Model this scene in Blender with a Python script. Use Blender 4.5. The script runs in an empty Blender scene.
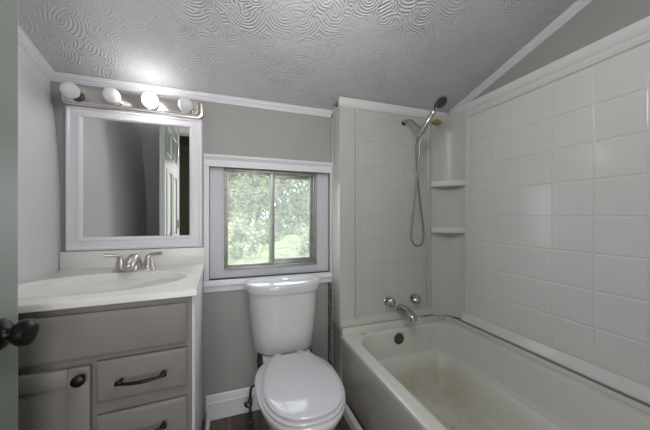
import bpy, bmesh, math, random
from mathutils import Vector, Matrix, noise
sc = bpy.context.scene
col = sc.collection
PI = math.pi

# ------------------------------------------------------------------ camera
cam_d = bpy.data.cameras.new('camera')
cam = bpy.data.objects.new('camera', cam_d); col.objects.link(cam)
cam_d.sensor_width = 36; cam_d.sensor_fit = 'HORIZONTAL'
cam_d.lens = 267.0 / 650 * 36
cam_d.shift_y = 2.0 / 650
cam_d.clip_start = 0.02; cam_d.clip_end = 200
cam.location = (0, 0, 1.117)
cam.rotation_euler = (PI / 2, 0, math.radians(-19.2))
sc.camera = cam

# ------------------------------------------------------------------ world, lights, exposure
w = bpy.data.worlds.new('world'); sc.world = w; w.use_nodes = True
bg = w.node_tree.nodes['Background']
bg.inputs['Color'].default_value = (0.86, 0.93, 1.0, 1); bg.inputs['Strength'].default_value = 4.5

def area(name, loc, target, sx, sy, power, color=(1, 1, 1)):
    l = bpy.data.lights.new(name, 'AREA'); l.shape = 'RECTANGLE'; l.size = sx; l.size_y = sy
    l.energy = power; l.color = color
    o = bpy.data.objects.new(name, l); col.objects.link(o); o.location = loc
    d = Vector(target) - Vector(loc)
    o.rotation_euler = d.to_track_quat('-Z', 'Y').to_euler()
    return o
area('hall_fill', (-0.10, -0.95, 1.0), (0.2, 1.4, 1.0), 0.8, 1.7, 14.5, (1.0, 0.98, 0.96))  # unseen fill added behind the camera to brighten the room
pl = bpy.data.lights.new('ceiling_fill', 'POINT'); pl.energy = 12.0; pl.shadow_soft_size = 0.14; pl.color = (1.0, 0.985, 0.97)  # added fill without a fixture, lifts ceiling, side walls and tub
plo = bpy.data.objects.new('ceiling_fill', pl); col.objects.link(plo); plo.location = (0.24, 0.42, 1.84)

vs = sc.view_settings
sc.display_settings.display_device = 'sRGB'
vs.view_transform = 'Standard'; vs.look = 'None'; vs.gamma = 1.0; vs.use_curve_mapping = False
vs.exposure = 0.08
sc.cycles.use_denoising = True
sc.cycles.max_bounces = 10; sc.cycles.diffuse_bounces = 6; sc.cycles.glossy_bounces = 6
sc.cycles.transparent_max_bounces = 12
sc.cycles.sample_clamp_indirect = 6.0

# ------------------------------------------------------------------ materials
def mat(name, color, rough=0.5, metal=0.0, var=0.0, vscale=8.0, bump=0.0, bscale=60.0, coat=0.0, spec=0.5,
        color2=None, stretch=(1, 1, 1), detail=5.0, ramp=(0.35, 0.65)):
    m = bpy.data.materials.new(name); m.use_nodes = True
    nt = m.node_tree; b = nt.nodes['Principled BSDF']
    b.inputs['Base Color'].default_value = (*color, 1)
    b.inputs['Roughness'].default_value = rough
    b.inputs['Metallic'].default_value = metal
    b.inputs['Coat Weight'].default_value = coat
    b.inputs['Specular IOR Level'].default_value = spec
    tc = nt.nodes.new('ShaderNodeTexCoord'); mp = nt.nodes.new('ShaderNodeMapping')
    nt.links.new(tc.outputs['Object'], mp.inputs['Vector']); mp.inputs['Scale'].default_value = stretch
    if var > 0 or color2:
        n = nt.nodes.new('ShaderNodeTexNoise'); n.inputs['Scale'].default_value = vscale; n.inputs['Detail'].default_value = detail
        nt.links.new(mp.outputs['Vector'], n.inputs['Vector'])
        r = nt.nodes.new('ShaderNodeValToRGB')
        c2 = color2 or tuple(c * (1 - var) for c in color)
        r.color_ramp.elements[0].position = ramp[0]; r.color_ramp.elements[0].color = (*c2, 1)
        r.color_ramp.elements[1].position = ramp[1]; r.color_ramp.elements[1].color = (*color, 1)
        nt.links.new(n.outputs['Fac'], r.inputs['Fac']); nt.links.new(r.outputs['Color'], b.inputs['Base Color'])
    if bump > 0:
        n2 = nt.nodes.new('ShaderNodeTexNoise'); n2.inputs['Scale'].default_value = bscale; n2.inputs['Detail'].default_value = 4
        nt.links.new(mp.outputs['Vector'], n2.inputs['Vector'])
        bp = nt.nodes.new('ShaderNodeBump'); bp.inputs['Strength'].default_value = bump; bp.inputs['Distance'].default_value = 0.004
        nt.links.new(n2.outputs['Fac'], bp.inputs['Height']); nt.links.new(bp.outputs['Normal'], b.inputs['Normal'])
    return m

M = {}
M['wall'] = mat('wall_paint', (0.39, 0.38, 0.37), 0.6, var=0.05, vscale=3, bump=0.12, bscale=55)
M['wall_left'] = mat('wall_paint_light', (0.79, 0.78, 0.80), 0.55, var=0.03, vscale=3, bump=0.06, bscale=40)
M['trim'] = mat('white_trim_paint', (0.80, 0.80, 0.85), 0.35, var=0.03, vscale=10)
M['sur_trim'] = mat('surround_trim_white', (0.80, 0.80, 0.81), 0.4, var=0.04, vscale=10)
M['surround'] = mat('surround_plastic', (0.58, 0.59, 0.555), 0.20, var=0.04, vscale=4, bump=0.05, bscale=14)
M['surround_side'] = mat('surround_plastic_side', (0.76, 0.77, 0.76), 0.16, var=0.03, vscale=4, bump=0.05, bscale=14)  # same plastic as the end, side wall's brightness put into the colour
M['corner'] = mat('corner_unit_plastic', (0.66, 0.67, 0.65), 0.34, var=0.03, vscale=4)
M['frame'] = mat('mirror_frame_white', (0.82, 0.82, 0.87), 0.3)
M['tub'] = mat('tub_enamel', (0.66, 0.65, 0.60), 0.22, var=0.06, vscale=6)
M['porcelain'] = mat('porcelain', (0.68, 0.68, 0.69), 0.07, coat=0.4)
M['seat'] = mat('seat_plastic', (0.68, 0.68, 0.72), 0.12, coat=0.2)
M['counter'] = mat('cultured_marble', (0.88, 0.87, 0.84), 0.18, var=0.03, vscale=5)
M['cabinet'] = mat('cabinet_paint', (0.25, 0.24, 0.218), 0.5, var=0.07, vscale=14, stretch=(1, 1, 0.4))
M['cab_side'] = mat('cabinet_side_paint', (0.66, 0.68, 0.71), 0.45, var=0.03)
M['black'] = mat('oil_rubbed_bronze', (0.018, 0.016, 0.014), 0.28, metal=0.6, var=0.3, vscale=20)
M['nickel'] = mat('brushed_nickel', (0.60, 0.575, 0.55), 0.30, metal=1.0, var=0.08, vscale=30, stretch=(1, 1, 30))
M['nickel_bar'] = mat('brushed_nickel_bar', (0.72, 0.69, 0.66), 0.24, metal=1.0, var=0.08, vscale=6, stretch=(1, 1, 20))
M['chrome'] = mat('chrome', (0.55, 0.55, 0.56), 0.12, metal=1.0, var=0.2, vscale=25)
M['button'] = mat('button_plated', (0.75, 0.75, 0.77), 0.4, metal=0.4)
M['hose'] = mat('hose_metal', (0.30, 0.29, 0.28), 0.35, metal=0.9, var=0.3, vscale=200)
M['darkmetal'] = mat('dull_metal', (0.14, 0.135, 0.13), 0.45, metal=0.7, var=0.4, vscale=60)
M['alu'] = mat('window_aluminium', (0.40, 0.40, 0.385), 0.4, metal=0.6, var=0.2, vscale=30)
M['door'] = mat('shaded_door_paint', (0.24, 0.27, 0.245), 0.35, var=0.03, vscale=5)  # pale door, shade on its face darkened into this colour
M['foam'] = mat('yellow_foam', (0.55, 0.36, 0.10), 0.8, var=0.4, vscale=40, bump=0.5, bscale=80)
M['foam_pale'] = mat('mineral_deposit', (0.60, 0.54, 0.40), 0.7, var=0.3, vscale=60)
M['plaster'] = mat('broken_plaster', (0.34, 0.31, 0.28), 0.9, var=0.5, vscale=60, bump=0.6, bscale=90)
M['rough_edge'] = mat('rough_plaster_edge', (0.20, 0.195, 0.19), 0.9, var=0.75, vscale=45, bump=0.8, bscale=80)
M['caulk'] = mat('dirty_caulk', (0.05, 0.05, 0.045), 0.7)
M['face'] = mat('spray_face_grey', (0.12, 0.12, 0.125), 0.35, metal=0.5, var=0.5, vscale=90)
M['rubber'] = mat('black_rubber', (0.02, 0.02, 0.02), 0.6)
M['bulb'] = mat('frosted_bulb', (0.86, 0.86, 0.87), 0.3, coat=0.3)
M['hinge'] = mat('hinge_steel', (0.5, 0.5, 0.5), 0.3, metal=1)
M['nail'] = mat('nail_hole', (0.05, 0.045, 0.04), 0.8)
M['bark'] = mat('bark', (0.16, 0.13, 0.10), 0.9, var=0.4, vscale=20)
M['hall'] = mat('hall_paint', (0.20, 0.20, 0.14), 0.8)

def principled(name): 
    m = bpy.data.materials.new(name); m.use_nodes = True
    return m, m.node_tree, m.node_tree.nodes['Principled BSDF']

# lit bulb
m, nt, b = principled('lit_bulb'); M['lit'] = m
b.inputs['Base Color'].default_value = (1, 1, 1, 1)
b.inputs['Emission Color'].default_value = (1.0, 0.98, 0.96, 1); b.inputs['Emission Strength'].default_value = 15.0
# mirror
m, nt, b = principled('mirror_glass'); M['mirror'] = m
b.inputs['Base Color'].default_value = (0.80, 0.82, 0.80, 1); b.inputs['Metallic'].default_value = 1; b.inputs['Roughness'].default_value = 0.015
# window glass: clear sheet with bright daylight haze painted in
m, nt, b = principled('hazy_window_glass'); M['glass'] = m
out = nt.nodes['Material Output']
tr = nt.nodes.new('ShaderNodeBsdfTransparent'); mx = nt.nodes.new('ShaderNodeMixShader')
b.inputs['Base Color'].default_value = (0.85, 0.88, 0.9, 1); b.inputs['Roughness'].default_value = 0.1
tr2 = nt.nodes.new('ShaderNodeBsdfTranslucent'); tr2.inputs['Color'].default_value = (0.95, 0.97, 1, 1)
mx2 = nt.nodes.new('ShaderNodeMixShader'); mx2.inputs['Fac'].default_value = 0.6
nt.links.new(b.outputs['BSDF'], mx2.inputs[1]); nt.links.new(tr2.outputs['BSDF'], mx2.inputs[2])
mx.inputs['Fac'].default_value = 0.15
nt.links.new(tr.outputs['BSDF'], mx.inputs[1]); nt.links.new(mx2.outputs['Shader'], mx.inputs[2])
nt.links.new(mx.outputs['Shader'], out.inputs['Surface'])

# swirled plaster ceiling: arcs around scattered centres
m, nt, b = principled('swirled_plaster'); M['ceiling'] = m
b.inputs['Base Color'].default_value = (0.63, 0.645, 0.655, 1); b.inputs['Roughness'].default_value = 0.5
tc = nt.nodes.new('ShaderNodeTexCoord')
nz = nt.nodes.new('ShaderNodeTexNoise'); nz.inputs['Scale'].default_value = 5; nz.inputs['Detail'].default_value = 3
mixv = nt.nodes.new('ShaderNodeMix'); mixv.data_type = 'VECTOR'
sub = nt.nodes.new('ShaderNodeVectorMath'); sub.operation = 'SUBTRACT'; sub.inputs[1].default_value = (0.5, 0.5, 0.5)
scl = nt.nodes.new('ShaderNodeVectorMath'); scl.operation = 'SCALE'; scl.inputs['Scale'].default_value = 0.055
add = nt.nodes.new('ShaderNodeVectorMath'); add.operation = 'ADD'
nt.links.new(tc.outputs['Object'], nz.inputs['Vector']); nt.links.new(nz.outputs['Color'], sub.inputs[0])
nt.links.new(sub.outputs['Vector'], scl.inputs[0]); nt.links.new(tc.outputs['Object'], add.inputs[0]); nt.links.new(scl.outputs['Vector'], add.inputs[1])
def math2(op, x, y):
    n_ = nt.nodes.new('ShaderNodeMath'); n_.operation = op
    for i_, q_ in enumerate((x, y)):
        if isinstance(q_, (int, float)): n_.inputs[i_].default_value = q_
        else: nt.links.new(q_, n_.inputs[i_])
    return n_.outputs[0]
def fans(scale, period, off, ang):      # arcs combed on one side of scattered centres
    mpn = nt.nodes.new('ShaderNodeMapping'); mpn.inputs['Location'].default_value = off; mpn.inputs['Rotation'].default_value = (0, 0, ang)
    nt.links.new(add.outputs['Vector'], mpn.inputs['Vector'])
    vo = nt.nodes.new('ShaderNodeTexVoronoi'); vo.voronoi_dimensions = '2D'; vo.inputs['Scale'].default_value = scale; vo.inputs['Randomness'].default_value = 0.9
    nt.links.new(mpn.outputs['Vector'], vo.inputs['Vector'])
    sn = math2('SINE', math2('MULTIPLY', vo.outputs['Distance'], 2 * PI / (period * scale)), 0)
    sep = nt.nodes.new('ShaderNodeSeparateXYZ'); nt.links.new(mpn.outputs['Vector'], sep.inputs['Vector'])
    sp_ = nt.nodes.new('ShaderNodeSeparateXYZ'); nt.links.new(vo.outputs['Position'], sp_.inputs['Vector'])
    dy_ = math2('SUBTRACT', sep.outputs['Y'], math2('DIVIDE', sp_.outputs['Y'], 1.0))
    mk = nt.nodes.new('ShaderNodeMapRange'); mk.inputs['From Min'].default_value = -0.012; mk.inputs['From Max'].default_value = 0.012
    nt.links.new(dy_, mk.inputs['Value'])
    return sn, mk.outputs[0]
sA, kA = fans(7.5, 0.0125, (0, 0, 0), 0.2); sB, kB = fans(8.5, 0.0115, (3.1, 1.7, 0), 2.4); sC, kC = fans(6.5, 0.0135, (7.3, 4.1, 0), 4.3)
def mixf(f, x, y):
    n_ = nt.nodes.new('ShaderNodeMix'); n_.data_type = 'FLOAT'
    nt.links.new(f, n_.inputs[0]); nt.links.new(x, n_.inputs[2]); nt.links.new(y, n_.inputs[3]); return n_.outputs[0]
hgt = mixf(kA, mixf(kB, sC, sB), sA)
n3 = nt.nodes.new('ShaderNodeTexNoise'); n3.inputs['Scale'].default_value = 3.2; n3.inputs['Detail'].default_value = 5
nt.links.new(tc.outputs['Object'], n3.inputs['Vector'])
am = nt.nodes.new('ShaderNodeMapRange'); am.inputs['From Min'].default_value = 0.38; am.inputs['From Max'].default_value = 0.60; am.inputs['To Min'].default_value = 0.12
nt.links.new(n3.outputs['Fac'], am.inputs['Value'])
hgt = math2('MULTIPLY', hgt, am.outputs[0])
n4 = nt.nodes.new('ShaderNodeTexNoise'); n4.inputs['Scale'].default_value = 45; n4.inputs['Detail'].default_value = 6
nt.links.new(tc.outputs['Object'], n4.inputs['Vector'])
ad = nt.nodes.new('ShaderNodeMath'); ad.operation = 'MULTIPLY_ADD'; ad.inputs[1].default_value = 2.6
nt.links.new(n4.outputs['Fac'], ad.inputs[0]); nt.links.new(hgt, ad.inputs[2])
bp = nt.nodes.new('ShaderNodeBump'); bp.inputs['Strength'].default_value = 0.9; bp.inputs['Distance'].default_value = 0.0020
nt.links.new(ad.outputs[0], bp.inputs['Height']); nt.links.new(bp.outputs['Normal'], b.inputs['Normal'])

# dark plank floor
m, nt, b = principled('dark_plank_floor'); M['floor'] = m
tc = nt.nodes.new('ShaderNodeTexCoord'); mp = nt.nodes.new('ShaderNodeMapping'); mp.inputs['Rotation'].default_value = (0, 0, PI / 2)
br = nt.nodes.new('ShaderNodeTexBrick'); br.inputs['Scale'].default_value = 1.0
br.inputs['Brick Width'].default_value = 0.7; br.inputs['Row Height'].default_value = 0.11; br.inputs['Mortar Size'].default_value = 0.0015
br.inputs['Color1'].default_value = (0.075, 0.058, 0.05, 1); br.inputs['Color2'].default_value = (0.13, 0.105, 0.09, 1); br.inputs['Mortar'].default_value = (0.01, 0.01, 0.01, 1)
nt.links.new(tc.outputs['Object'], mp.inputs['Vector']); nt.links.new(mp.outputs['Vector'], br.inputs['Vector'])
mp2 = nt.nodes.new('ShaderNodeMapping'); mp2.inputs['Scale'].default_value = (30, 3, 1)
nt.links.new(tc.outputs['Object'], mp2.inputs['Vector'])
n5 = nt.nodes.new('ShaderNodeTexNoise'); n5.inputs['Scale'].default_value = 1.5; n5.inputs['Detail'].default_value = 6
nt.links.new(mp2.outputs['Vector'], n5.inputs['Vector'])
mc = nt.nodes.new('ShaderNodeMix'); mc.data_type = 'RGBA'; mc.blend_type = 'MULTIPLY'; mc.inputs[0].default_value = 0.8
r5 = nt.nodes.new('ShaderNodeValToRGB'); r5.color_ramp.elements[0].position = 0.3; r5.color_ramp.elements[0].color = (0.45, 0.42, 0.4, 1)
r5.color_ramp.elements[1].position = 0.7; r5.color_ramp.elements[1].color = (1.4, 1.35, 1.3, 1)
nt.links.new(n5.outputs['Fac'], r5.inputs['Fac']); nt.links.new(br.outputs['Color'], mc.inputs[6]); nt.links.new(r5.outputs['Color'], mc.inputs[7])
nt.links.new(mc.outputs[2], b.inputs['Base Color']); b.inputs['Roughness'].default_value = 0.4

# tub basin: enamel with yellowish stains low down and rust specks (soiling with its own shape)
m, nt, b = principled('stained_tub_enamel'); M['tub'] = m
tc = nt.nodes.new('ShaderNodeTexCoord')
n = nt.nodes.new('ShaderNodeTexNoise'); n.inputs['Scale'].default_value = 7; n.inputs['Detail'].default_value = 8
nt.links.new(tc.outputs['Object'], n.inputs['Vector'])
sx = nt.nodes.new('ShaderNodeSeparateXYZ'); nt.links.new(tc.outputs['Object'], sx.inputs['Vector'])
mr = nt.nodes.new('ShaderNodeMapRange'); mr.inputs['From Min'].default_value = 0.26; mr.inputs['From Max'].default_value = 0.18
nt.links.new(sx.outputs['Z'], mr.inputs['Value'])
mr1 = nt.nodes.new('ShaderNodeMapRange'); mr1.inputs['From Min'].default_value = -0.30; mr1.inputs['From Max'].default_value = 0.40
nt.links.new(sx.outputs['Y'], mr1.inputs['Value'])
mm = nt.nodes.new('ShaderNodeMath'); mm.operation = 'MULTIPLY'; nt.links.new(mr.outputs[0], mm.inputs[0]); nt.links.new(mr1.outputs[0], mm.inputs[1])
mr2 = nt.nodes.new('ShaderNodeMapRange'); mr2.inputs['From Min'].default_value = 0.15; mr2.inputs['From Max'].default_value = 0.80
nt.links.new(n.outputs['Fac'], mr2.inputs['Value'])
mm2 = nt.nodes.new('ShaderNodeMath'); mm2.operation = 'MULTIPLY'; nt.links.new(mm.outputs[0], mm2.inputs[0]); nt.links.new(mr2.outputs[0], mm2.inputs[1])
c1 = nt.nodes.new('ShaderNodeMix'); c1.data_type = 'RGBA'
c1.inputs[6].default_value = (0.70, 0.70, 0.66, 1); c1.inputs[7].default_value = (0.50, 0.45, 0.33, 1)
nt.links.new(mm2.outputs[0], c1.inputs[0])
n2 = nt.nodes.new('ShaderNodeTexNoise'); n2.inputs['Scale'].default_value = 55; n2.inputs['Detail'].default_value = 2
nt.links.new(tc.outputs['Object'], n2.inputs['Vector'])
mr3 = nt.nodes.new('ShaderNodeMapRange'); mr3.inputs['From Min'].default_value = 0.735; mr3.inputs['From Max'].default_value = 0.79
nt.links.new(n2.outputs['Fac'], mr3.inputs['Value'])
mm3 = nt.nodes.new('ShaderNodeMath'); mm3.operation = 'MULTIPLY'; nt.links.new(mr3.outputs[0], mm3.inputs[0]); nt.links.new(mr.outputs[0], mm3.inputs[1])
c2 = nt.nodes.new('ShaderNodeMix'); c2.data_type = 'RGBA'; c2.inputs[7].default_value = (0.12, 0.07, 0.035, 1)
nt.links.new(mm3.outputs[0], c2.inputs[0]); nt.links.new(c1.outputs[2], c2.inputs[6])
nt.links.new(c2.outputs[2], b.inputs['Base Color']); b.inputs['Roughness'].default_value = 0.22

def leafmat(name, ca, cb):
    m, nt, b = principled(name)
    gi = nt.nodes.new('ShaderNodeTexCoord'); n = nt.nodes.new('ShaderNodeTexNoise'); n.inputs['Scale'].default_value = 3.0; n.inputs['Detail'].default_value = 8
    nt.links.new(gi.outputs['Object'], n.inputs['Vector'])
    r = nt.nodes.new('ShaderNodeValToRGB'); r.color_ramp.elements[0].color = (*ca, 1); r.color_ramp.elements[1].color = (*cb, 1)
    r.color_ramp.elements[0].position = 0.38; r.color_ramp.elements[1].position = 0.62
    nt.links.new(n.outputs['Fac'], r.inputs['Fac']); nt.links.new(r.outputs['Color'], b.inputs['Base Color'])
    b.inputs['Roughness'].default_value = 0.5
    t = nt.nodes.new('ShaderNodeBsdfTranslucent'); nt.links.new(r.outputs['Color'], t.inputs['Color'])
    mx = nt.nodes.new('ShaderNodeMixShader'); mx.inputs['Fac'].default_value = 0.4
    nt.links.new(b.outputs['BSDF'], mx.inputs[1]); nt.links.new(t.outputs['BSDF'], mx.inputs[2])
    nt.links.new(mx.outputs['Shader'], nt.nodes['Material Output'].inputs['Surface'])
    return m
M['leaf'] = leafmat('leaf_green', (0.06, 0.09, 0.03), (0.58, 0.60, 0.36))
M['leaf2'] = leafmat('leaf_green_pale', (0.10, 0.14, 0.06), (0.66, 0.68, 0.46))
M['lawn'] = leafmat('lawn_green', (0.10, 0.13, 0.05), (0.36, 0.39, 0.22))

# ------------------------------------------------------------------ mesh helpers
def V(*a): return Vector(a)
def obj(name, bm, material, parent=None, smooth=35, kind=None, label=None):
    if parent is not None:
        p = parent; off = Vector((0, 0, 0))
        while p is not None:
            off += p.location; p = p.parent
        bmesh.ops.translate(bm, verts=bm.verts, vec=-off)
    bmesh.ops.recalc_face_normals(bm, faces=bm.faces)
    me = bpy.data.meshes.new(name); bm.to_mesh(me); bm.free()
    mats = material if isinstance(material, (list, tuple)) else [material]
    for mm_ in mats: me.materials.append(mm_)
    if smooth:
        me.shade_smooth(); me.set_sharp_from_angle(angle=math.radians(smooth))
    o = bpy.data.objects.new(name, me); col.objects.link(o)
    if parent is not None: o.parent = parent
    if kind: o['kind'] = kind
    if label: o['label'] = label
    return o
def tag(o, label, cat, group=None):
    o['label'] = label; o['category'] = cat
    if group: o['group'] = group
    return o
def thing(name, label, cat, loc, group=None):
    o = bpy.data.objects.new(name, None); col.objects.link(o); o.location = loc; o.empty_display_size = 0.1
    return tag(o, label, cat, group)
def struct(name, bm, material, smooth=35, parent=None): 
    return obj(name, bm, material, parent, smooth, kind='structure')
def centre(o):      # move a single-mesh object's origin to the centre bottom of its mesh
    me = o.data
    xs = [v.co for v in me.vertices]
    c = Vector(((min(p.x for p in xs) + max(p.x for p in xs)) / 2, (min(p.y for p in xs) + max(p.y for p in xs)) / 2, min(p.z for p in xs)))
    me.transform(Matrix.Translation(-c)); o.location = c
    return o
def new(): return bmesh.new()
def merge(bm, t):
    me = bpy.data.meshes.new('t'); t.to_mesh(me); t.free(); bm.from_mesh(me); bpy.data.meshes.remove(me)
def box(bm, x0, x1, y0, y1, z0, z1, bev=0.0, seg=2):
    t = bmesh.new(); bmesh.ops.create_cube(t, size=1)
    for v in t.verts:
        v.co = Vector((x0 + (v.co.x + .5) * (x1 - x0), y0 + (v.co.y + .5) * (y1 - y0), z0 + (v.co.z + .5) * (z1 - z0)))
    if bev > 0: bmesh.ops.bevel(t, geom=t.edges[:], offset=bev, segments=seg, profile=0.5, affect='EDGES')
    merge(bm, t); return bm
def loft(bm, rings, cap0=True, cap1=True, closed=True):
    R = [[bm.verts.new(p) for p in r] for r in rings]
    n = len(R[0])
    for a, b_ in zip(R, R[1:]):
        for i in range(n if closed else n - 1):
            j = (i + 1) % n
            bm.faces.new((a[i], a[j], b_[j], b_[i]))
    if cap0: bm.faces.new(R[0])
    if cap1: bm.faces.new(R[-1])
    return bm
def prism(bm, prof, p0, p1, u, v):
    u = Vector(u); v = Vector(v); p0 = Vector(p0); p1 = Vector(p1)
    return loft(bm, [[p + u * a + v * b_ for a, b_ in prof] for p in (p0, p1)])
def catmull(pts, n=8):
    pts = [Vector(p) for p in pts]; P = [pts[0] * 2 - pts[1]] + pts + [pts[-1] * 2 - pts[-2]]
    out = []
    for i in range(1, len(P) - 2):
        for k in range(n):
            t = k / n
            a, b_, c, d = P[i - 1], P[i], P[i + 1], P[i + 2]
            out.append(0.5 * ((2 * b_) + (c - a) * t + (2 * a - 5 * b_ + 4 * c - d) * t * t + (3 * b_ - a - 3 * c + d) * t ** 3))
    out.append(pts[-1]); return out
def tube(bm, pts, r, seg=12, flat=None):
    pts = [Vector(p) for p in pts]; n = len(pts)
    rs = r if isinstance(r, (list, tuple)) else [r] * n
    T = [(pts[min(i + 1, n - 1)] - pts[max(i - 1, 0)]).normalized() for i in range(n)]
    a = Vector((0, 0, 1)) if abs(T[0].z) < .9 else Vector((1, 0, 0))
    nrm = (a - T[0] * a.dot(T[0])).normalized(); rings_ = []
    for i in range(n):
        nrm = (nrm - T[i] * nrm.dot(T[i])).normalized(); bi = T[i].cross(nrm)
        fr = rs[i] if isinstance(rs[i], tuple) else (rs[i], rs[i])
        rings_.append([pts[i] + nrm * (math.cos(2 * PI * k / seg) * fr[0]) + bi * (math.sin(2 * PI * k / seg) * fr[1]) for k in range(seg)])
    return loft(bm, rings_)
def resamp(vals, n):
    out = []
    for i in range(n):
        t = i / (n - 1) * (len(vals) - 1); k = min(int(t), len(vals) - 2); f = t - k
        out.append(vals[k] * (1 - f) + vals[k + 1] * f)
    return out
def lathe(bm, prof, origin, axis, seg=28, sc2=(1, 1), star=None):
    origin = Vector(origin); axis = Vector(axis).normalized()
    a = Vector((0, 0, 1)) if abs(axis.z) < .9 else Vector((1, 0, 0))
    u = (a - axis * a.dot(axis)).normalized(); v = axis.cross(u)
    rings_ = []
    for r, h in prof:
        ring = []
        for k in range(seg):
            an = 2 * PI * k / seg; rr2 = max(r, 1e-4)
            if star: rr2 *= 1 + star[1] * math.cos(star[0] * an)
            ring.append(origin + axis * h + u * (math.cos(an) * rr2 * sc2[0]) + v * (math.sin(an) * rr2 * sc2[1]))
        rings_.append(ring)
    return loft(bm, rings_)
def rrect(x0, x1, y0, y1, r, z, seg=6):
    pts = []
    for cx, cy, a0 in ((x1 - r, y1 - r, 0), (x0 + r, y1 - r, 90), (x0 + r, y0 + r, 180), (x1 - r, y0 + r, 270)):
        for k in range(seg + 1):
            a = math.radians(a0 + 90 * k / seg); pts.append(Vector((cx + r * math.cos(a), cy + r * math.sin(a), z)))
    return pts
def plate_with_hole(bm, X0, X1, Z0, Z1, x0, x1, z0, z1, y0, y1):
    box(bm, X0, x0, y0, y1, Z0, Z1); box(bm, x1, X1, y0, y1, Z0, Z1)
    box(bm, x0, x1, y0, y1, Z0, z0); box(bm, x0, x1, y0, y1, z1, Z1)

def blob(c, r, sc3, seed, amp=.4):
    bm = new(); bmesh.ops.create_icosphere(bm, subdivisions=3, radius=r)
    for v in bm.verts:
        k = 1 + amp * noise.noise(v.co * (1.2 / r) + V(seed, 0, 0)); v.co = Vector((v.co.x * sc3[0], v.co.y * sc3[1], v.co.z * sc3[2])) * k + Vector(c)
    return bm
D = 1.60; DS = 1.47; XR = 1.42; XT = 0.607; FY = 0.08
def cz(y): return 1.785 + 0.29 * (D - y)

# ------------------------------------------------------------------ shell
struct('floor', box(new(), -0.95, XR + .1, -1.7, D + .12, -0.05, 0.0), M['floor'], 0)
bm = new()
prism(bm, [(D + .12, cz(D + .12)), (FY - .1, cz(FY - .1)), (FY - .1, cz(FY - .1) + .06), (D + .12, cz(D + .12) + .06)],
      (-0.95, 0, 0), (XR + .1, 0, 0), (0, 1, 0), (0, 0, 1))
struct('ceiling', bm, M['ceiling'], 0)
bm = new(); plate_with_hole(bm, -0.93, XR + .1, 0, cz(D) - .001, -.119, .59, .767, 1.397, D, D + .12)
struct('wall_back', bm, M['wall'], 0)
bm = new()
prof = [(-.748, 0), (-.762, .87), (-.765, 1.2), (-.772, 1.4), (-.786, 1.6), (-.80, 1.70), (-.803, cz(D)), (-.93, cz(D)), (-.93, 0)]
n0 = [V(x, D - .001, z) for x, z in prof]
prof2 = [(x, z if z < cz(D) - .001 else cz(FY - .02)) for x, z in prof]
n1 = [V(x, FY - .02, z) for x, z in prof2]
loft(bm, [n0, n1]); struct('wall_left', bm, M['wall_left'], 40)
bm = new()
loft(bm, [[V(x, y, z) for x, z in ((XR, 0), (XR, cz(y) - .001), (XR + .1, cz(y) - .001), (XR + .1, 0))] for y in (D - .001, FY - .1)])
struct('wall_right', bm, M['wall'], 0)
# furred wall at the tub end
bm = new(); loft(bm, [[V(x, y, z) for x, z in ((XT, .44), (XT, cz(y) - .001), (XR - .001, cz(y) - .001), (XR - .001, .44))] for y in (DS, D - .001)])
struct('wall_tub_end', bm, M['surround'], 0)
# front wall with doorway
DX0, DX1, DH = -0.53, 0.31, 1.985
bm = new(); box(bm, -.93, DX0, FY - .1, .226, 0, cz(.226) - .002)
struct('wall_front_left', bm, M['wall_left'], 0)
bm = new(); box(bm, DX1, XR - .001, FY - .1, FY, 0, cz(FY) - .002); box(bm, DX0 + .001, DX1, FY - .1, FY, DH, cz(FY) - .002)
struct('wall_front', bm, M['wall'], 0)
# door casing and hall
bm = new(); box(bm, DX1, DX1 + .06, FY, FY + .015, 0, DH + .06, .004); box(bm, DX0 + .01, DX1, FY, FY + .015, DH, DH + .06, .004)
struct('trim_door_casing', bm, M['trim'])
bm = new(); box(bm, -.95, -.90, -1.7, FY - .1, 0, 2.35); struct('wall_hall_left', bm, M['hall'], 0)
bm = new(); box(bm, XR, XR + .05, -1.7, FY - .1, 0, 2.35); struct('wall_hall_right', bm, M['hall'], 0)
bm = new(); box(bm, -.95, XR + .05, -1.75, -1.7, 0, 2.35); struct('wall_hall_back', bm, M['hall'], 0)
bm = new(); box(bm, -.95, XR + .05, -1.75, FY - .1, 2.30, 2.35); struct('ceiling_hall', bm, M['hall'], 0)

# crown mouldings (stepped profile: a = out from wall, b = down from ceiling)
CROWN = [(0, 0), (.034, 0), (.034, -.007), (.028, -.010), (.026, -.017), (.016, -.024), (.014, -.030), (.008, -.033), (.007, -.040), (0, -.041)]
crown = [(a * .8, b_ * .9) for a, b_ in CROWN]; crown_r = [(a * .85, b_ * .8) for a, b_ in CROWN]
bm = new(); zt = cz(D - .02)
prism(bm, crown, (-.80, D, zt - .002), (XT - .012, D, zt - .002), (0, -1, 0), (0, 0, 1)); struct('trim_crown_back', bm, M['trim'], 20)
bm = new(); y0, y1 = D - .002, .23
prism(bm, crown, (-.803, y0, cz(y0)), (-.803, y1, cz(y1)), (1, 0, 0), (0, 0, 1)); struct('trim_crown_left', bm, M['trim'], 20)
bm = new(); y0, y1 = DS - .03, FY
prism(bm, crown_r, (XR, y0, cz(y0)), (XR, y1, cz(y1)), (-1, 0, 0), (0, 0, 1)); struct('trim_crown_right', bm, M['trim'], 20)
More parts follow.
